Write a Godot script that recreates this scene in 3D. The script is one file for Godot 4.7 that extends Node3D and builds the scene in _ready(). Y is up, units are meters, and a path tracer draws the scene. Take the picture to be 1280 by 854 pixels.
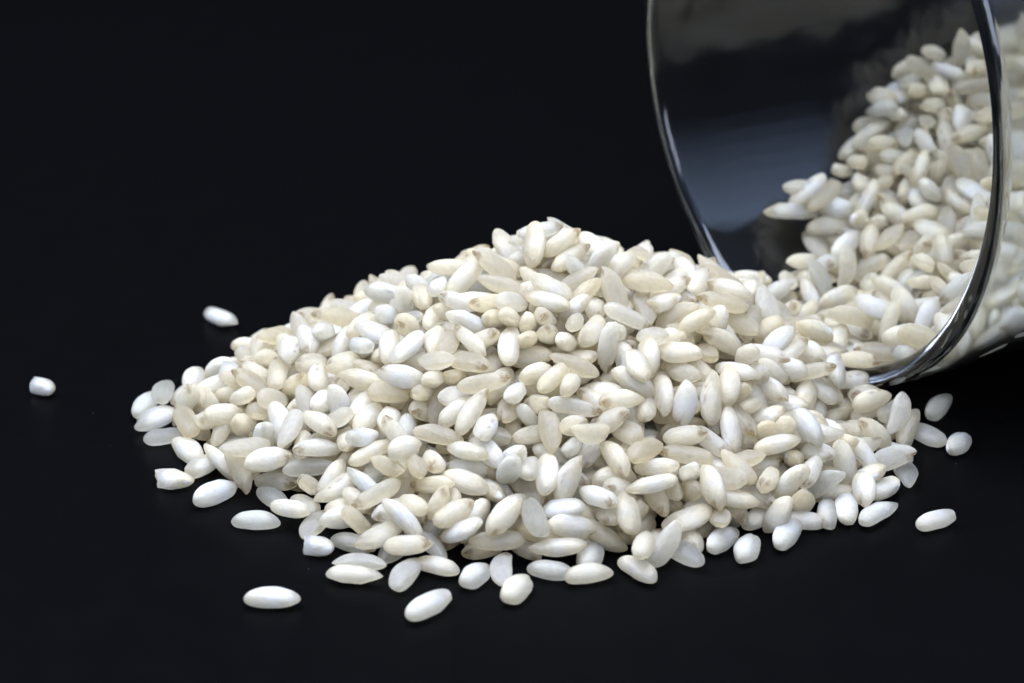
extends Node3D
# Rice spilled from a tumbler that lies on a black table. All lengths below are millimetres; MM turns them into metres.

const MM := 0.001
const PITCH := 25.5                    # the camera looks down by this many degrees
const REACH := 360.0                   # from the lens to the table point in the middle of the frame
const FOV := 13.53
const GLASS_FOOT := Vector3(34.45, 0.0, 7.04)   # where the rim touches the table
const GLASS_R := 36.5
const GLASS_WALL := 2.3
const GLASS_LONG := 84.0
const GLASS_TURN := 1.049
const HEAP := Vector3(5.4, 36.5, 21.2)  # x and z of the crest, y its height
const SETTLE_STEPS := 190

# grains that lie loose or at the foot of the heap: x, z, turn of the long axis, length, kind
const LOOSE := [
	[-36.9, -5.2, -43, 5.9, "scar"],
	[-56.3, 14.8, -26, 2.9, "broken"],
	[-38.0, 38.2, -5, 4.3, "broken"],
	[-28.1, 47.8, -5, 5.5, "clear"],
	[-25.1, 64.5, 0, 6.0, "chalk"],
	[-8.9, 66.1, 47, 6.0, "brokenend"],
	[0.5, 62.5, 63, 5.4, "round"],
	[8.1, 59.4, 14, 5.4, "clear"],
	[13.5, 58.5, -53, 5.9, "chalk"],
	[18.5, 54.9, -51, 6.6, "clear"],
	[22.9, 52.1, 58, 5.7, "chalk"],
	[25.4, 53.9, 76, 6.6, "round"],
	[30.1, 50.7, 69, 6.6, "chalk"],
	[46.4, 47.8, 30, 4.9, "brokenend"],
	[51.3, 30.0, 63, 4.0, "bit"],
	[48.3, 27.2, -55, 5.8, "scar"],
	[50.6, 20.1, 64, 6.6, "clear"],
	[44.6, 36.6, -81, 6.6, "clear"],
	[40.4, 46.0, 47, 6.4, "chalk"],
	[37.2, 44.9, 87, 6.6, "chalk"],
	[34.9, 46.0, 83, 6.6, "clear"],
	[-16.7, 59.7, -9, 6.2, "streak"],
	[-16.3, 57.0, -7, 6.0, "clear"],
	[-11.3, 59.4, 69, 6.6, "clear"],
	[-7.9, 57.8, -26, 5.2, "chalk"],
	[-3.9, 59.7, 53, 4.7, "round"],
	[-1.0, 58.3, 86, 6.6, "clear"],
	[-20.8, 53.5, -11, 3.3, "broken"],
	[-21.4, 48.5, 61, 6.6, "clear"],
	[-26.6, 42.7, -53, 5.4, "clear"],
	[-33.1, 41.4, 46, 6.6, "chalk"],
	[-37.3, 31.4, -55, 6.6, "chalk"],
	[-40.2, 27.6, 18, 4.3, "scar"],
	[-42.0, 23.1, 51, 6.6, "scar"],
	[-43.5, 19.5, 76, 6.6, "clear"],
	[-17.1, 52.8, -26, 5.1, "clear"],
	[-12.6, 54.2, 53, 5.5, "clear"],
	[4.3, 58.7, -18, 5.3, "clear"],
	[8.4, 55.6, 76, 5.3, "round"],
	[32.5, 47.8, -11, 4.3, "scar"],
	[44.1, 31.8, -47, 5.4, "clear"],
	[-22.8, 44.5, -53, 4.9, "clear"],
]
const FOOT := [[-44.6, 24.6], [-41.9, 27.7], [-37.2, 32.2], [-35.3, 37.5], [-33.1, 42.5], [-26.7, 44], [-23.2, 49.1], [-21.2, 53.3], [-17, 57.5], [-11.9, 59], [-7.7, 58], [-3.8, 59],
	[0.8, 60], [4.3, 59], [8.5, 59], [13.6, 58.5], [18, 56.8], [22.5, 53.3], [25.5, 53], [30, 51.5], [34.3, 48], [40.2, 46], [44.6, 37.5], [47.3, 28.7], [49, 20.5]]

var rng := RandomNumberGenerator.new()
var rough_noise := FastNoiseLite.new()
var fine_noise := FastNoiseLite.new()
var names := {}
var bodies: Array[RigidBody3D] = []
var steps := 0
var axis: Vector3       # the glass opens this way
var side: Vector3       # level, across the mouth, towards the camera
var middle: Vector3     # centre of the mouth
var eye: Vector3
var ahead: Vector3
var up: Vector3
var edge := PackedFloat32Array()
var kinds: Array = []   # the grain shapes
var tones: Array = []
var grains: Array = []  # {at, basis, kind, tone, loose}


func _physics_process(_delta):
	if bodies.is_empty():
		return
	steps += 1
	if steps == SETTLE_STEPS:
		for b in bodies:
			b.freeze = true


func numbered(called: String) -> String:
	names[called] = names.get(called, -1) + 1
	return called if names[called] == 0 else "%s_%03d" % [called, names[called]]


func tag(o: Node, label: String, category: String, group := "", kind := ""):
	if label: o.set_meta("label", label)
	if category: o.set_meta("category", category)
	if group: o.set_meta("group", group)
	if kind: o.set_meta("kind", kind)


func _ready():
	rng.seed = 20
	rough_noise.seed = 4
	rough_noise.frequency = 0.28
	rough_noise.fractal_octaves = 2
	fine_noise.seed = 9
	fine_noise.frequency = 1.1
	fine_noise.fractal_octaves = 2
	axis = Vector3(-sin(GLASS_TURN), 0, cos(GLASS_TURN))
	side = Vector3(cos(GLASS_TURN), 0, sin(GLASS_TURN))
	middle = GLASS_FOOT + Vector3(0, GLASS_R, 0)
	var p := deg_to_rad(PITCH)
	eye = Vector3(0, sin(p), cos(p)) * REACH
	ahead = Vector3(0, -sin(p), -cos(p))
	up = Vector3(0, cos(p), -sin(p))

	# --- camera, air, lamps, exposure
	var cam := Camera3D.new()
	cam.name = "camera"
	cam.fov = FOV
	cam.near = 0.05
	cam.far = 8.0
	var optics := CameraAttributesPhysical.new()
	optics.frustum_focal_length = 100.0
	optics.frustum_focus_distance = 0.322
	optics.exposure_aperture = 30.0
	cam.attributes = optics
	add_child(cam)
	cam.position = eye * MM
	cam.rotation.x = -p
	cam.fov = FOV
	var env := Environment.new()
	env.background_mode = Environment.BG_COLOR
	env.background_color = Color(0.055, 0.06, 0.072)
	env.tonemap_mode = Environment.TONE_MAPPER_LINEAR
	env.tonemap_exposure = 1.0
	env.sdfgi_enabled = true
	env.ssao_enabled = true
	env.ssil_enabled = true
	var around := WorldEnvironment.new()
	around.name = "environment"
	around.environment = env
	add_child(around)
	var aim := Vector3(0, 10, 20)
	lamp("overhead_softbox", Vector3(-60, 430, -40), aim, Vector2(0.50, 0.36), Color(0.855, 0.895, 1.0), 0.79)
	lamp("left_softbox", Vector3(-450, 190, -170), aim, Vector2(0.34, 0.34), Color(0.78, 0.87, 1.0), 0.11)
	# a tall softbox high at the right, brightest at its top and fading downwards
	for strip in 7:
		var tilt := deg_to_rad(28.0 + 4.6 * strip)
		lamp("right_softbox_strip", aim + Vector3(0.91 * cos(tilt), sin(tilt), 0.41 * cos(tilt)) * 480.0, aim, Vector2(0.62, 0.040), Color(0.74, 0.83, 1.0), 0.0008 + 0.0021 * strip)
	lamp("front_softbox", Vector3(60, 330, 470), aim, Vector2(0.34, 0.22), Color(0.865, 0.90, 1.0), 0.18)

	# --- the setting and the glass
	make_table()
	make_tumbler()

	# --- the rice
	make_tones()
	make_kinds()
	find_edge()
	await settle()
	build_rice()
	make_dust()


func lamp(called: String, at: Vector3, towards: Vector3, size: Vector2, color: Color, energy: float):
	var l := AreaLight3D.new()
	l.name = numbered(called)
	l.area_size = size
	l.area_normalize_energy = true
	l.light_color = color
	l.light_energy = energy
	l.area_range = 3.0
	l.shadow_enabled = true
	add_child(l)
	l.look_at_from_position(at * MM, towards * MM, Vector3(0, 0, -1) if abs((towards - at).normalized().y) > 0.9 else Vector3.UP)


func make_table():
	var st := SurfaceTool.new()
	st.begin(Mesh.PRIMITIVE_TRIANGLES)
	var half := 1.6
	for q in [[-1, -1], [1, -1], [1, 1], [-1, -1], [1, 1], [-1, 1]]:
		st.set_normal(Vector3.UP)
		st.set_uv(Vector2(q[0], q[1]))
		st.add_vertex(Vector3(q[0] * half, 0, q[1] * half))
	var m := StandardMaterial3D.new()
	m.resource_name = "black satin board"
	m.albedo_color = Color(0.0019, 0.0019, 0.0020).linear_to_srgb()
	m.metallic_specular = 0.085
	m.roughness = 0.4
	var n := FastNoiseLite.new()
	n.seed = 3
	n.frequency = 0.012
	n.fractal_octaves = 5
	var t := NoiseTexture2D.new()
	t.width = 512
	t.height = 512
	t.seamless = true
	t.noise = n
	var ramp := Gradient.new()
	ramp.set_color(0, Color(0.75, 0.75, 0.75))
	ramp.set_color(1, Color(1, 1, 1))
	t.color_ramp = ramp
	m.roughness_texture = t
	m.uv1_triplanar = true
	m.uv1_world_triplanar = true
	m.uv1_scale = Vector3.ONE * 18.0
	var o := MeshInstance3D.new()
	o.name = "ground"
	o.mesh = st.commit()
	o.material_override = m
	add_child(o)
	tag(o, "black satin table top under the rice and the glass", "", "", "structure")


func make_tumbler():
	# a closed profile (radius, distance behind the mouth), turned about the axis of the glass
	var prof := PackedVector2Array()
	var outer := GLASS_R
	var inner := GLASS_R - GLASS_WALL
	var lip := 1.3
	for i in 17:
		var a := PI * i / 16.0
		prof.append(Vector2(outer - lip + lip * cos(a), lip * (1.0 - sin(a))))
	for i in range(1, 29):
		var f := pow(i / 28.0, 1.6)
		prof.append(Vector2(lerpf(outer - 2.0 * lip, inner, smoothstep(0.0, 0.09, f)), lip + (GLASS_LONG - 14.0 - lip) * f))
	for i in range(1, 9):
		var a := PI * 0.5 * i / 8.0
		prof.append(Vector2(inner - 5.0 + 5.0 * cos(a), GLASS_LONG - 14.0 + 5.0 * sin(a)))
	prof.append(Vector2(inner * 0.4, GLASS_LONG - 8.6))
	prof.append(Vector2(0.0, GLASS_LONG - 8.4))
	prof.append(Vector2(0.0, GLASS_LONG - 0.6))
	prof.append(Vector2(outer * 0.6, GLASS_LONG - 0.5))
	for i in range(0, 9):
		var a := PI * 0.5 * (8 - i) / 8.0
		prof.append(Vector2(outer - 4.0 + 4.0 * cos(a), GLASS_LONG - 4.0 + 4.0 * sin(a)))
	for i in range(1, 25):
		prof.append(Vector2(outer, lerpf(GLASS_LONG - 4.0, lip, i / 24.0)))
	var around := 180
	var rows := prof.size()
	var verts := PackedVector3Array()
	var normals := PackedVector3Array()
	var index := PackedInt32Array()
	for r in rows:
		var a: Vector2 = prof[maxi(r - 1, 0)]
		var b: Vector2 = prof[mini(r + 1, rows - 1)]
		var d := (b - a).normalized()
		for j in around + 1:
			var th := TAU * j / around
			var out := Vector3(cos(th), 0, sin(th))
			verts.append((out * prof[r].x + Vector3(0, -prof[r].y, 0)) * MM)
			# the profile runs rim, inside, bottom, outside: its left side is the outside of the glass
			normals.append((out * d.y * -1.0 + Vector3(0, -d.x, 0)).normalized())
	for r in rows - 1:
		for j in around:
			var k := r * (around + 1) + j
			index.append_array([k, k + 1, k + around + 1, k + 1, k + around + 2, k + around + 1])
	var arrays := []
	arrays.resize(Mesh.ARRAY_MAX)
	arrays[Mesh.ARRAY_VERTEX] = verts
	arrays[Mesh.ARRAY_NORMAL] = normals
	arrays[Mesh.ARRAY_INDEX] = index
	var mesh := ArrayMesh.new()
	mesh.add_surface_from_arrays(Mesh.PRIMITIVE_TRIANGLES, arrays)
	var m := StandardMaterial3D.new()
	m.resource_name = "clear glass"
	m.albedo_color = Color(0.97, 0.985, 0.99, 0.0)
	m.roughness = 0.11
	m.metallic_specular = 0.5
	m.refraction_enabled = true
	m.refraction_scale = 0.05
	# wiping marks run along the wall
	var n := FastNoiseLite.new()
	n.seed = 7
	n.frequency = 0.02
	n.fractal_octaves = 4
	var smear := NoiseTexture2D.new()
	smear.width = 256
	smear.height = 256
	smear.seamless = true
	smear.noise = n
	var ramp := Gradient.new()
	ramp.set_color(0, Color(0.35, 0.35, 0.35))
	ramp.set_color(1, Color(1, 1, 1))
	smear.color_ramp = ramp
	m.roughness_texture = smear
	m.uv1_triplanar = true
	m.uv1_scale = Vector3(30, 9, 30)
	var o := MeshInstance3D.new()
	o.name = "drinking_glass"
	o.mesh = mesh
	o.material_override = m
	add_child(o)
	o.basis = Basis(side, axis, side.cross(axis))
	o.position = middle * MM
	tag(o, "clear straight glass tumbler lying on its side with rice spilling out", "glass")


# ---------------------------------------------------------------- grain shapes

func make_tones():
	for c in [[Color(0.975, 0.98, 0.995), "chalk-white", 0.55], [Color(0.985, 0.975, 0.95), "milky", 0.4], [Color(0.98, 0.96, 0.91), "ivory", 0.36], [Color(0.92, 0.94, 0.98), "glassy", 0.26], [Color(0.97, 0.94, 0.86), "cream", 0.38]]:
		tones.append({"tint": c[0], "word": c[1], "skin": rice_material(c[0], c[2])})
	chalk = StandardMaterial3D.new()
	chalk.resource_name = "chalky heart of rice"
	chalk.albedo_color = Color(0.95, 0.94, 0.91).linear_to_srgb()
	chalk.roughness = 0.9
	chalk.backlight_enabled = true
	chalk.backlight = Color(0.6, 0.6, 0.59).linear_to_srgb()


var grain_relief: NoiseTexture2D
var chalk: StandardMaterial3D

func rice_material(tint: Color, cloudy: float) -> StandardMaterial3D:
	if grain_relief == null:
		var n := FastNoiseLite.new()
		n.seed = 12
		n.frequency = 0.035
		n.fractal_octaves = 4
		grain_relief = NoiseTexture2D.new()
		grain_relief.width = 256
		grain_relief.height = 256
		grain_relief.seamless = true
		grain_relief.noise = n
	var m := StandardMaterial3D.new()
	m.resource_name = "rice"
	m.albedo_color = tint.linear_to_srgb()
	m.albedo_color.a = cloudy
	m.refraction_enabled = true
	m.refraction_scale = 0.04
	m.vertex_color_use_as_albedo = true
	m.roughness = 0.36
	m.clearcoat_enabled = true
	m.clearcoat = 0.3
	m.clearcoat_roughness = 0.22
	m.metallic_specular = 0.45
	m.heightmap_enabled = true
	m.heightmap_scale = 0.022
	m.heightmap_texture = grain_relief
	m.uv1_triplanar = true
	m.uv1_scale = Vector3.ONE * 560.0
	m.backlight_enabled = true
	m.backlight = Color(1.0, 0.985, 0.93).linear_to_srgb()
	return m


func make_kinds():
	# length, width, thickness, depth of the germ notch, broken off (0 whole), bend, chalk (share of white heart), streak
	var list := [
		[6.5, 2.85, 2.15, 0.0, 0.0, 0.08, 0.75, 0.0], [6.2, 2.95, 2.2, 1.0, 0.0, 0.06, 0.6, 0.0], [6.8, 2.75, 2.1, 0.8, 0.0, 0.13, 0.35, 0.0], [6.0, 3.05, 2.3, 0.9, 0.0, 0.05, 0.8, 0.0],
		[6.7, 2.85, 2.2, 1.0, 0.0, 0.10, 0.25, 0.0], [6.4, 2.6, 2.05, 0.0, 0.0, 0.15, 0.15, 0.0], [6.0, 2.9, 2.2, 0.0, 0.0, 0.06, 0.9, 0.0], [6.8, 2.75, 2.1, 0.0, 0.0, 0.09, 0.5, 0.8],
		[5.6, 3.0, 2.3, 1.0, 0.0, 0.04, 0.5, 0.0], [6.5, 2.9, 2.2, 0.0, 0.0, 0.11, 0.05, 0.0], [6.2, 2.8, 2.2, 0.0, 0.62, 0.04, 0.7, 0.0], [6.4, 2.9, 2.2, 0.0, 0.3, 0.06, 0.5, 0.0],
		[4.8, 2.95, 2.35, 0.7, 0.0, 0.02, 0.6, 0.0], [5.0, 2.6, 2.2, 0.0, 0.85, 0.0, 0.8, 0.0], [6.6, 2.85, 2.15, 0.9, 0.0, 0.12, 0.65, 0.5], [6.1, 2.75, 2.2, 0.0, 0.0, 0.16, 0.45, 0.0],
	]
	for k in list.size():
		var s: Array = list[k]
		s[0] *= 0.93
		s[1] *= 0.85
		s[2] *= 0.89
		var long: float = s[0] * (1.0 - s[4] * 0.5)
		kinds.append({"long": long, "wide": s[1], "scar": s[3] > 0.65, "broken": s[4] > 0.0, "heart": s[6] > 0.55, "streak": s[7] > 0.6, "fine": grain_mesh(s, k, 26, 30), "plain": grain_mesh(s, k, 11, 14)})
		kinds[k].shape = CapsuleShape3D.new()
		kinds[k].shape.radius = 0.104
		kinds[k].shape.height = long * 0.095


func grain_point(s: Array, k: int, t: float, a: float) -> Vector3:
	# the long axis is y, the width x, the thickness z; t runs -1..1, the germ sits near t = 1 on the x > 0 side
	var r := pow(maxf(0.0, 1.0 - pow(absf(t), 2.5 + 0.3 * sin(2.0 * k))), 0.55)
	r *= 1.0 - 0.10 * t
	var c := cos(a)
	var d := sin(a)
	var x: float = s[1] * 0.515 * r * signf(c) * pow(absf(c), 0.9)
	var z: float = s[2] * 0.5 * r * signf(d) * pow(absf(d), 0.86)
	var y: float = s[0] * 0.5 * t
	var q := Vector3(x, y, z) + Vector3(17.0 * k, 3.0 * k, 0)
	var away := smoothstep(1.0, 0.7, absf(t))
	var groove := 0.0
	for g in [0.95, 2.2, 4.05, 5.35]:
		groove += exp(-pow(wrapf(a - g, -PI, PI) / 0.14, 2.0))
	var swell := 1.0 + 0.11 * rough_noise.get_noise_3dv(q) + 0.02 * fine_noise.get_noise_3dv(q) - 0.075 * groove * away
	swell += 0.035 * cos(3.0 * a + k) + 0.02 * cos(5.0 * a + 2.0 * k)
	if s[3] > 0.0:
		var notch := smoothstep(0.5, 0.85, t) * smoothstep(0.0, 0.8, c)
		swell *= 1.0 - 0.42 * s[3] * notch * (1.0 + 0.4 * fine_noise.get_noise_3dv(q * 1.7))
	x *= swell
	z *= swell
	# flats and chips
	for f in 4:
		var n := Vector3(sin(2.1 * f + 1.3 * k), 0.55 * sin(1.7 * k + 2.9 * f), cos(2.1 * f + 1.3 * k)).normalized()
		var reach: float = absf(n.x) * s[1] * 0.5 + absf(n.z) * s[2] * 0.5 + absf(n.y) * s[0] * 0.17
		var over: float = Vector3(x, y, z).dot(n) - reach * (0.80 + 0.05 * sin(3.0 * k + f))
		if over > 0.0:
			x -= n.x * over * 0.8
			z -= n.z * over * 0.8
	x += s[1] * s[5] * 1.4 * (t * t - 0.35)
	if s[4] > 0.0:
		var cut: float = s[0] * (0.5 - s[4] * 0.5) + 0.22 * x + 0.3 * rough_noise.get_noise_3d(x * 2.0 + k, 5.0, z * 2.0)
		y = minf(y, cut) + s[0] * s[4] * 0.25
	return Vector3(x, y, z)


func grain_color(s: Array, k: int, t: float, a: float, v: Vector3) -> Array:
	# glassy skin, a chalky white heart that shows through one side, a brown scar at the germ end
	var q := v + Vector3(17.0 * k, 3.0 * k, 40)
	var n := rough_noise.get_noise_3dv(q * 1.1)
	var heart := smoothstep(0.62, 0.15, absf(t + 0.15 * n) + 0.35 - s[6] * 0.5 + 0.18 * (1.0 - cos(a - 2.6)) + 0.2 * n)
	var c := Color(0.982, 0.938, 0.822).lerp(Color(0.984, 0.966, 0.928), heart)
	c = c * (1.0 + 0.12 * fine_noise.get_noise_3dv(q * 1.9) - 0.01)
	var tip := smoothstep(0.72, 1.0, absf(t)) * 0.5
	c = c.lerp(Color(0.82, 0.76, 0.60), tip)
	var scar := 0.0
	if s[3] > 0.0:
		scar = smoothstep(0.52, 0.74, t) * smoothstep(0.05, 0.6, cos(a)) * clampf(0.8 + 1.2 * fine_noise.get_noise_3dv(q * 1.3), 0.0, 1.0) * s[3]
		c = c.lerp(Color(0.50, 0.37, 0.18).lerp(Color(0.30, 0.21, 0.11), clampf(0.5 + 2.0 * fine_noise.get_noise_3dv(q * 2.1 + Vector3.ONE * 9.0), 0, 1)), scar * 0.92)
	if s[7] > 0.0:
		var line := exp(-pow(wrapf(a - 1.9, -PI, PI) / 0.2, 2.0)) * smoothstep(0.5, 0.2, absf(t - 0.1)) * clampf(0.4 + 1.6 * fine_noise.get_noise_3dv(q * 1.5), 0.0, 1.0)
		c = c.lerp(Color(0.30, 0.20, 0.12), line * s[7])
	return [Color(c.r, c.g, c.b), scar]


func grain_mesh(s: Array, k: int, n_long: int, n_round: int) -> Dictionary:
	var verts := PackedVector3Array()
	var normals := PackedVector3Array()
	var colors := PackedColorArray()
	var scars := PackedFloat32Array()
	for i in n_long + 1:
		var t := -cos(PI * i / n_long)
		for j in n_round:
			var a := TAU * j / n_round
			var v := grain_point(s, k, t, a)
			var c := grain_color(s, k, t, a, v)
			verts.append(v * MM)
			colors.append(c[0])
			scars.append(c[1])
	normals.resize(verts.size())
	normals.fill(Vector3.ZERO)
	var skin := PackedInt32Array()
	var germ := PackedInt32Array()
	for i in n_long:
		for j in n_round:
			var p := i * n_round + j
			var q := i * n_round + (j + 1) % n_round
			var u := p + n_round
			var w := q + n_round
			var dark: bool = (scars[p] + scars[q] + scars[u] + scars[w]) * 0.25 > 0.3
			for f in [[p, q, u], [q, w, u]]:
				var n := (verts[f[1]] - verts[f[0]]).cross(verts[f[2]] - verts[f[0]])
				for x in f:
					normals[x] += n
				if dark: germ.append_array(f)
				else: skin.append_array(f)
	var first := Vector3.ZERO   # one normal for all the points of a pole
	var last := Vector3.ZERO
	for j in n_round:
		first += normals[j]
		last += normals[n_long * n_round + j]
	for j in n_round:
		normals[j] = first
		normals[n_long * n_round + j] = last
	var flip := 1.0 if normals[(n_long / 2) * n_round].x > 0.0 else -1.0
	for x in normals.size():
		normals[x] = (normals[x] * flip).normalized()
	if flip > 0.0:      # front faces run clockwise
		for list in [skin, germ]:
			for x in range(0, list.size(), 3):
				var swap: int = list[x + 1]
				list[x + 1] = list[x + 2]
				list[x + 2] = swap
	var all := skin.duplicate()
	all.append_array(germ)
	var made := {"verts": verts, "normals": normals, "colors": colors, "index": all}
	made.skin = part_mesh(verts, normals, colors, skin)
	made.germ = part_mesh(verts, normals, colors, germ) if germ.size() >= 12 else null
	if made.germ == null:
		made.skin = part_mesh(verts, normals, colors, all)
	made.core = null
	if s[6] > 0.3:
		# the white heart inside the glassy skin, a second surface of the kernel
		var core := SurfaceTool.new()
		core.begin(Mesh.PRIMITIVE_TRIANGLES)
		core.set_smooth_group(0)
		var rows := 9
		var points := []
		for i in rows + 1:
			var t := -cos(PI * i / rows)
			for j in 12:
				var v := grain_point(s, k, t * 0.97, TAU * j / 12.0)
				var fit: float = 0.42 + 0.38 * s[6] + 0.2 * rough_noise.get_noise_3d(v.x + 31.0 * k, v.y, v.z)
				points.append(Vector3(v.x * fit - 0.1 * s[1], v.y * (0.55 + 0.3 * s[6]) - 0.05 * s[0], v.z * fit) * MM)
		for p in points: core.add_vertex(p)
		for i in rows:
			for j in 12:
				var p := i * 12 + j
				var q := i * 12 + (j + 1) % 12
				for x in ([p, q, p + 12, q, q + 12, p + 12] if flip < 0.0 else [p, p + 12, q, q, p + 12, q + 12]): core.add_index(x)
		core.generate_normals()
		made.core = core.commit_to_arrays()
		made.skin.add_surface_from_arrays(Mesh.PRIMITIVE_TRIANGLES, made.core)
	return made


func part_mesh(verts, normals, colors, index) -> ArrayMesh:
	# only the points that the faces use
	var at := {}
	var v := PackedVector3Array()
	var n := PackedVector3Array()
	var c := PackedColorArray()
	var f := PackedInt32Array()
	for x in index:
		if not at.has(x):
			at[x] = v.size()
			v.append(verts[x])
			n.append(normals[x])
			c.append(colors[x])
		f.append(at[x])
	var arrays := []
	arrays.resize(Mesh.ARRAY_MAX)
	arrays[Mesh.ARRAY_VERTEX] = v
	arrays[Mesh.ARRAY_NORMAL] = n
	arrays[Mesh.ARRAY_COLOR] = c
	arrays[Mesh.ARRAY_INDEX] = f
	var mesh := ArrayMesh.new()
	mesh.add_surface_from_arrays(Mesh.PRIMITIVE_TRIANGLES, arrays)
	return mesh


# ---------------------------------------------------------------- the heap

func find_edge():
	# radius of the heap's foot in each of 180 directions from the crest
	var known := []
	for f in FOOT:
		known.append([atan2(f[1] - HEAP.z, f[0] - HEAP.x), Vector2(f[0] - HEAP.x, f[1] - HEAP.z).length()])
	for b in [[-165.0, 43.5], [-130.0, 38.0], [-90.0, 39.5], [-50.0, 41.2], [-20.0, 43.0]]:
		known.append([deg_to_rad(b[0]), b[1]])
	known.sort_custom(func(a, b): return a[0] < b[0])
	for i in 180:
		var a := -PI + TAU * i / 180.0
		var lo: Array = known[-1]
		var hi: Array = known[0]
		var from: float = lo[0] - TAU
		var to: float = hi[0]
		for k in known.size():
			if known[k][0] <= a:
				lo = known[k]
				from = lo[0]
				hi = known[(k + 1) % known.size()]
				to = hi[0] + (TAU if k + 1 == known.size() else 0.0)
		edge.append(lerpf(lo[1], hi[1], clampf((a - from) / maxf(to - from, 1e-4), 0, 1)))


func heap_share(x: float, z: float) -> float:
	# 0 at the crest, 1 at the foot
	var d := Vector2(x - HEAP.x, z - HEAP.z)
	return d.length() / edge[int(round((atan2(d.y, d.x) + PI) / TAU * 180.0)) % 180]


func heap_height(x: float, z: float) -> float:
	return HEAP.y * (1.0 - pow(heap_share(x, z), 0.9))


func glass_rice(depth: float) -> float:
	# height of the rice above the lowest line of the tumbler, by the distance behind the mouth
	var h := [3.0, 6.2, 8.8, 10.8, 12.6, 14.6, 17.6, 20.8, 23.6, 25.8, 27.6, 29.2, 31.0, 31.5, 31.5]
	var k := clampf(depth / 5.0, 0.0, 13.0)
	return lerpf(h[int(k)], h[int(k) + 1], k - int(k))


func in_glass(p: Vector3) -> Array:
	# [distance behind the mouth, distance from the axis]
	var d := p - middle
	return [-d.dot(axis), Vector2(d.dot(side), d.y).length()]


func random_kind() -> int:
	return rng.randi_range(0, 9) if rng.randf() < 0.80 else rng.randi_range(10, 15)


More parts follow.
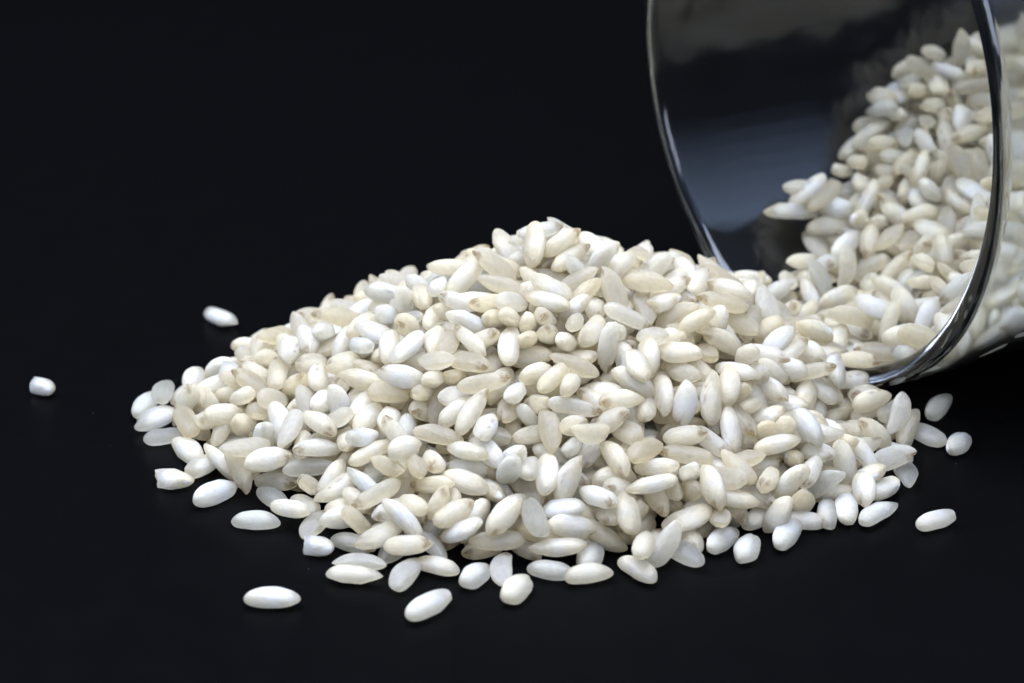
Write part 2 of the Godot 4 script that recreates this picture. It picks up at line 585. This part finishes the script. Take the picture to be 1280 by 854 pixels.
func settle():
	var static_bodies: Array = []
	var ground := StaticBody3D.new()
	ground.name = "ground_for_settling"
	add_child(ground)
	static_bodies.append(ground)
	var grip := PhysicsMaterial.new()
	grip.friction = 1.0
	ground.physics_material_override = grip
	solid(ground, Transform3D(Basis(), Vector3(0, -2, 0)), Vector3(60, 4, 60))
	var staves := 40
	for i in staves:
		var th := TAU * i / staves
		var out := side * cos(th) + Vector3.UP * sin(th)
		var along := axis
		var across := along.cross(out)
		var at := middle - axis * (GLASS_LONG * 0.5) + out * (GLASS_R - GLASS_WALL * 0.5)
		solid(ground, Transform3D(Basis(across, along, out), at * 0.1), Vector3(TAU * GLASS_R / staves * 0.101, GLASS_LONG * 0.1, GLASS_WALL * 0.1))
	solid(ground, Transform3D(Basis(side, axis, side.cross(axis)), (middle - axis * 70.0) * 0.1), Vector3(7, 0.8, 7))

	# the loose grains and those at the foot lie where they are
	for l in LOOSE:
		var k := 0
		match l[4]:
			"scar": k = [1, 4, 8][rng.randi() % 3]
			"broken": k = 10 if l[3] > 3.8 else 13
			"brokenend": k = 11
			"bit": k = 13
			"round": k = 12
			"streak": k = 7
			"chalk": k = [0, 3, 6][rng.randi() % 3]
			"clear": k = [2, 5, 9, 15][rng.randi() % 4]
		var turn := deg_to_rad(l[2])
		var along := Vector3(cos(turn), 0, -sin(turn))
		if l[4] == "scar": along = along * (-1.0 if rng.randf() < 0.5 else 1.0)
		if l[4] == "broken" : along = -along
		var flat := along.cross(Vector3.UP)
		var b := Basis(-flat, along, Vector3.UP)
		if b.determinant() < 0: b = Basis(flat, along, Vector3.UP)
		b = b * Basis(Vector3.UP, rng.randf_range(-0.25, 0.25))
		var at := Vector3(l[0], 0.98, l[1])
		b = b * Basis.from_scale(Vector3(1, clampf(l[3] / kinds[k].long, 0.86, 1.28), 1).lerp(Vector3.ONE * clampf(l[3] / kinds[k].long, 0.9, 1.2), 0.4))
		grains.append({"at": at, "basis": b, "kind": k, "tone": [3, 1, 3, 3, 0][rng.randi() % 5], "loose": true})
		var shape := CollisionShape3D.new()
		shape.name = "loose_for_settling"
		shape.shape = kinds[k].shape
		shape.transform = Transform3D(b.orthonormalized(), Vector3(l[0], 1.15, l[1]) * 0.1)
		ground.add_child(shape, true)

	# the heap and the rice in the tumbler: layers of level grains that sink together
	var made: Array[RigidBody3D] = []
	var loose_grip := PhysicsMaterial.new()
	loose_grip.friction = 0.9
	var sink := 2.0 # layers start this much looser than they end
	var step := 2.3
	for layer in 36:
		var y := 1.15 + layer * step
		var grid := {}
		var tries := 4200
		while tries > 0:
			tries -= 1
			var p := Vector3(rng.randf_range(-44, 112), y, rng.randf_range(-48, 62))
			var g := in_glass(p)
			var inside: bool = g[0] > 0.0 and g[1] < GLASS_R - GLASS_WALL - 1.4
			var top := heap_height(p.x, p.z) if heap_share(p.x, p.z) < 1.0 else 0.0
			if inside:
				if g[0] > 64.0: continue
				top = maxf(glass_rice(g[0]) * (1.0 + 0.003 * (p - middle).dot(side)), top if g[0] < 12.0 else 0.0)
			elif g[0] > -1.0 and g[1] < GLASS_R + 1.6: continue
			elif g[0] > 6.0 and g[1] >= GLASS_R: top *= 0.9
			if y / sink > top - 0.7: continue
			var turn := rng.randf() * TAU
			var k := random_kind()
			var along := Vector3(cos(turn), rng.randf_range(-0.3, 0.3), sin(turn)).normalized()
			var free := true
			var ends: Array[Vector3] = [p - along * 1.75, p, p + along * 1.75]
			for e in ends:
				var ge := in_glass(e)
				if ge[0] > -1.4 and ge[1] > GLASS_R - GLASS_WALL - 1.3 and ge[1] < GLASS_R + 1.3: free = false
				for ix in [-1, 0, 1]:
					for iz in [-1, 0, 1]:
						for o in grid.get(Vector2i(floori(e.x / 2.4) + ix, floori(e.z / 2.4) + iz), []):
							if Vector2(o.x - e.x, o.z - e.z).length_squared() < 4.4: free = false
				if layer == 0:
					for l in LOOSE:
						if Vector2(l[0] - e.x, l[1] - e.z).length_squared() < 9.0: free = false
			if not free: continue
			for e in ends:
				var cell := Vector2i(floori(e.x / 2.4), floori(e.z / 2.4))
				if not grid.has(cell): grid[cell] = []
				grid[cell].append(e)
			var b := RigidBody3D.new()
			b.name = "grain_for_settling_%d" % made.size()
			var shape := CollisionShape3D.new()
			shape.name = "shape_for_settling"
			shape.shape = kinds[k].shape
			b.add_child(shape)
			b.physics_material_override = loose_grip
			b.linear_damp = 1.6
			b.angular_damp = 9.0
			b.can_sleep = false
			var across := along.cross(Vector3.UP).normalized()
			b.transform = Transform3D(Basis(across, along, across.cross(along)), p * 0.1)
			b.set_meta("kind", k)
			add_child(b)
			made.append(b)
	bodies = made
	while steps < SETTLE_STEPS + 1:
		await get_tree().process_frame
	var made_at := PackedVector3Array()
	for b in made: made_at.append(b.position * 10.0)
	for b in made:
		var at := b.position * 10.0
		var k: int = b.get_meta("kind")
		var along := b.basis.y.normalized()
		if rng.randf() < 0.5: along = -along
		# the wide side lies mostly level
		var flat := along.cross(Vector3.UP)
		if flat.length() < 0.2: flat = along.cross(ahead)
		flat = flat.normalized()
		var basis_ := Basis(flat, along, flat.cross(along))
		var low := at.y < 1.7
		if kinds[k].scar and basis_.x.dot(ahead) > 0.0 and rng.randf() < 0.6: basis_ = basis_ * Basis(Vector3.UP, PI)
		basis_ = basis_ * Basis(Vector3.UP, rng.randf_range(-0.15, 0.15) if low else rng.randfn(0.0, 0.6))
		var keep := at.y > 0.2 and at.length() < 200.0
		var g := in_glass(at)
		if at.y < 2.6 and heap_share(at.x, at.z) > 1.03 and not (g[0] > -3.0 and g[1] < GLASS_R): keep = false
		if g[0] > 0.0 and absf(g[1] - GLASS_R + 1.0) < 1.2: keep = false
		if keep and g[0] > 3.0 and g[1] < GLASS_R and (at - middle).dot(side) < -8.0:
			var beside := 0
			for o in made_at:
				if o.distance_squared_to(at) < 20.0: beside += 1
			keep = beside > 5
		if keep:
			var tone: int = [0, 0, 1, 1, 1, 2, 2, 2, 3, 4][rng.randi() % 10]
			grains.append({"at": at, "basis": basis_, "kind": k, "tone": tone, "loose": false})
		b.free()
	bodies.clear()
	ground.free()
	print("grains: ", grains.size())


func solid(body: StaticBody3D, t: Transform3D, size: Vector3):
	var c := CollisionShape3D.new()
	c.name = "wall_for_settling"
	c.shape = BoxShape3D.new()
	c.shape.size = size
	c.transform = t
	body.add_child(c, true)


# ---------------------------------------------------------------- which grains show, and what they are called

func seen_at(p: Vector3) -> Vector3:
	# place in a 1280 x 854 view, and distance
	var d := p - eye
	var z := d.dot(ahead)
	var f := 427.0 / tan(deg_to_rad(FOV) * 0.5)
	return Vector3(640.0 + f * d.x / z, 427.0 - f * d.dot(up) / z, z)


func show_sizes():
	var w := 512
	var h := 342
	var depth := PackedFloat32Array()
	depth.resize(w * h)
	depth.fill(1e9)
	var who := PackedInt32Array()
	who.resize(w * h)
	who.fill(-1)
	for n in grains.size():
		var g: Dictionary = grains[n]
		g.shows = 0
		var kind: Dictionary = kinds[g.kind]
		for e in [-0.62, -0.22, 0.22, 0.62]:
			var s := seen_at(g.at + g.basis.y * (kind.long * 0.5 * e))
			var r: float = kind.wide * (0.46 if absf(e) < 0.4 else 0.37) * 3600.0 / s.z * 0.4
			var cx := s.x * 0.4
			var cy := s.y * 0.4
			for y in range(maxi(0, ceili(cy - r)), mini(h, floori(cy + r) + 1)):
				var half := sqrt(maxf(0.0, r * r - (y - cy) * (y - cy)))
				for x in range(maxi(0, ceili(cx - half)), mini(w, floori(cx + half) + 1)):
					if s.z < depth[y * w + x]:
						depth[y * w + x] = s.z
						who[y * w + x] = n
	for n in who:
		if n >= 0: grains[n].shows += 1


func place_words(g: Dictionary) -> String:
	var p: Vector3 = g.at
	var gl := in_glass(p)
	if gl[0] > 1.0 and gl[1] < GLASS_R:
		var across := (p - middle).dot(side)
		if gl[0] < 9.0: return "just inside the glass rim" if across < 4.0 else "against the near glass rim"
		if gl[0] < 20.0: return "low on glass's rice slope" if across < 0.0 else "behind the near glass wall"
		if gl[0] < 34.0: return "midway up rice inside glass" if across < 0.0 else "farther behind near glass wall"
		return "deep inside the glass"
	var d := heap_share(p.x, p.z)
	var a := rad_to_deg(atan2(p.z - HEAP.z, p.x - HEAP.x))
	if d < 0.17: return "at the heap's very top"
	if a > -75.0 and a < 5.0: return "between heap top and glass" if d < 0.6 else "at the glass mouth"
	if a <= -75.0 and a > -150.0: return "on the heap's back skyline"
	var part := "outer end"
	if a >= 5.0 and a < 40.0: part = "glass end"
	elif a >= 40.0 and a < 68.0: part = "glass-side front"
	elif a >= 68.0 and a < 112.0: part = "middle front"
	elif a >= 112.0 and a < 140.0: part = "outer front"
	return ("high on" if d < 0.42 else "halfway down" if d < 0.68 else "low on" if d < 0.9 else "at foot of") + " heap's " + part


func pose_words(g: Dictionary) -> String:
	var half: float = kinds[g.kind].long * 0.5
	var a := seen_at(g.at - g.basis.y * half)
	var b := seen_at(g.at + g.basis.y * half)
	var d := Vector2(b.x - a.x, a.y - b.y)
	if d.length() < kinds[g.kind].long * 10.0 * 0.5: return "end-on"
	if d.x < 0.0: d = -d
	var deg := rad_to_deg(d.angle())
	if absf(deg) < 14.0: return "level"
	if absf(deg) > 68.0: return "upright"
	return "rising glassward" if deg > 0.0 else "dipping glassward"


func look_words(g: Dictionary) -> String:
	var k: Dictionary = kinds[g.kind]
	var shape: String = "broken" if k.broken else "plump" if k.long / k.wide < 1.95 else "slender" if k.long / k.wide > 2.18 else "oval"
	return "%s %s" % [tones[g.tone].word, shape]


func build_rice():
	show_sizes()
	var order := range(grains.size())
	order.sort_custom(func(a, b): return grains[a].shows > grains[b].shows if grains[a].shows != grains[b].shows else a < b)
	var chosen := []
	for n in order:
		if grains[n].loose: chosen.append(n)
	for n in order:
		if chosen.size() < 300 and not grains[n].loose: chosen.append(n)
	var by_label := {}
	for n in chosen:
		var g: Dictionary = grains[n]
		g.single = true
		var mark := ""
		var k: Dictionary = kinds[g.kind]
		if k.scar and seen_at(g.at + g.basis.y + g.basis.x * 2.0).z < seen_at(g.at).z + 0.3: mark = "brown-tipped "
		elif k.streak: mark = "brown-streaked "
		var label := "%s %srice grain, %s, %s" % [look_words(g), mark, pose_words(g), place_words(g)]
		if g.loose and heap_share(g.at.x, g.at.z) > 1.07:
			label = "%s %srice grain, %s, loose on table %s" % [look_words(g), mark, pose_words(g), loose_words(g)]
		if not by_label.has(label): by_label[label] = []
		by_label[label].append(n)
	for label in by_label:
		var same: Array = by_label[label]
		same.sort_custom(func(a, b): return seen_at(grains[a].at).y < seen_at(grains[b].at).y)
		for i in same.size():
			var word: String = "" if same.size() == 1 else ("upper " if i == 0 else "lower ") if same.size() == 2 else ["topmost ", "second-highest ", "third-highest ", "fourth-highest "][mini(i, 3)]
			if same.size() > 1 and i == same.size() - 1: word = "lower " if same.size() == 2 else "lowest "
			grains[same[i]].label = word + label
	chosen.sort()
	var shared := {}
	for n in chosen:
		var g: Dictionary = grains[n]
		var fine: Dictionary = kinds[g.kind].fine
		var skin: Material = tones[g.tone].skin
		var o: Node3D
		if fine.germ == null:
			o = MeshInstance3D.new()
			o.mesh = fine.skin
			dress(o, skin)
		else:
			var key := Vector2i(g.kind, g.tone)
			if not shared.has(key):
				var root := Node3D.new()
				for part in ["kernel", "germ_scar"]:
					var c := MeshInstance3D.new()
					c.name = part
					c.mesh = fine.skin if part == "kernel" else fine.germ
					dress(c, skin)
					root.add_child(c, true)
				shared[key] = root
			o = shared[key].duplicate()
		o.name = numbered("rice_grain")
		add_child(o, true)
		o.transform = Transform3D(g.basis, g.at * MM)
		tag(o, g.label, "rice grain", "rice grains spilled from the glass")
	for key in shared: shared[key].free()

	# all the other grains, each with its own place and shape, as one mass
	var verts := PackedVector3Array()
	var normals := PackedVector3Array()
	var colors := PackedColorArray()
	var index := PackedInt32Array()
	var tinted := {}
	for g in grains:
		if g.get("single", false): continue
		var m: Dictionary = kinds[g.kind].fine if g.shows > 3 else kinds[g.kind].plain
		var key := [g.kind, g.tone, g.shows > 3]
		if not tinted.has(key):
			var c := PackedColorArray()
			var tint: Color = tones[g.tone].tint
			for x in m.colors: c.append(Color(x.r * tint.r, x.g * tint.g, x.b * tint.b))
			tinted[key] = c
		var t := Transform3D(g.basis, g.at * MM)
		var first := verts.size()
		verts.append_array(t * m.verts)
		normals.append_array(Transform3D(g.basis, Vector3.ZERO) * m.normals)
		colors.append_array(tinted[key])
		var own: PackedInt32Array = m.index.duplicate()
		for x in own.size(): own[x] += first
		index.append_array(own)
	var arrays := []
	arrays.resize(Mesh.ARRAY_MAX)
	arrays[Mesh.ARRAY_VERTEX] = verts
	arrays[Mesh.ARRAY_NORMAL] = normals
	arrays[Mesh.ARRAY_COLOR] = colors
	arrays[Mesh.ARRAY_INDEX] = index
	var mesh := ArrayMesh.new()
	mesh.add_surface_from_arrays(Mesh.PRIMITIVE_TRIANGLES, arrays)
	arrays = []
	arrays.resize(Mesh.ARRAY_MAX)
	verts = PackedVector3Array()
	normals = PackedVector3Array()
	index = PackedInt32Array()
	for g in grains:
		var core = kinds[g.kind].fine.core
		if g.get("single", false) or core == null or g.shows < 2: continue
		var first := verts.size()
		verts.append_array(Transform3D(g.basis, g.at * MM) * core[Mesh.ARRAY_VERTEX])
		normals.append_array(Transform3D(g.basis, Vector3.ZERO) * core[Mesh.ARRAY_NORMAL])
		for x in core[Mesh.ARRAY_INDEX]: index.append(x + first)
	arrays[Mesh.ARRAY_VERTEX] = verts
	arrays[Mesh.ARRAY_NORMAL] = normals
	arrays[Mesh.ARRAY_INDEX] = index
	mesh.add_surface_from_arrays(Mesh.PRIMITIVE_TRIANGLES, arrays)
	var mass := MeshInstance3D.new()
	mass.name = "rice_grains"
	mass.mesh = mesh
	dress(mass, rice_material(Color(1, 1, 1), 0.39))
	add_child(mass, true)
	tag(mass, "remaining small-showing white rice grains filling the heap and the lying glass", "rice", "", "stuff")
	print("triangles in the mass: ", index.size() / 3)


func dress(o: MeshInstance3D, skin: Material):
	o.set_surface_override_material(0, skin)
	if o.mesh.get_surface_count() > 1: o.set_surface_override_material(1, chalk)


func loose_words(g: Dictionary) -> String:
	if g.at.z < 0.0: return "behind the heap"
	if g.at.x < -30.0: return "beyond the heap's outer end"
	if g.at.x > 40.0: return "below the glass"
	return "before the heap"


func make_dust():
	# starch crumbs on the black board near the foot of the heap
	var st := SurfaceTool.new()
	st.begin(Mesh.PRIMITIVE_TRIANGLES)
	for i in 30:
		var a := rng.randf() * TAU
		var r: float = edge[int((a + PI) / TAU * 180.0) % 180] * (1.0 + 0.12 * rng.randf() + 0.15 * pow(rng.randf(), 4.0))
		var c := Vector3(HEAP.x + r * cos(a), 0, HEAP.z + r * sin(a))
		var size := 0.025 + 0.06 * pow(rng.randf(), 3.0)
		var ring := []
		for j in 5:
			ring.append(c + Vector3(cos(TAU * j / 5.0) * size * rng.randf_range(0.6, 1.3), 0.004, sin(TAU * j / 5.0) * size * rng.randf_range(0.6, 1.3)))
		var tip := c + Vector3(0, size * rng.randf_range(0.5, 1.1), 0)
		for j in 5:
			for v in [ring[j], ring[(j + 1) % 5], tip]: st.add_vertex(v * MM)
	st.generate_normals()
	var m := StandardMaterial3D.new()
	m.resource_name = "starch"
	m.albedo_color = Color(0.3, 0.29, 0.26).linear_to_srgb()
	m.roughness = 0.9
	m.cull_mode = BaseMaterial3D.CULL_DISABLED
	var o := MeshInstance3D.new()
	o.name = "rice_dust"
	o.mesh = st.commit()
	o.material_override = m
	add_child(o, true)
	tag(o, "fine pale starch dust on the black table around the heap", "dust", "", "stuff")
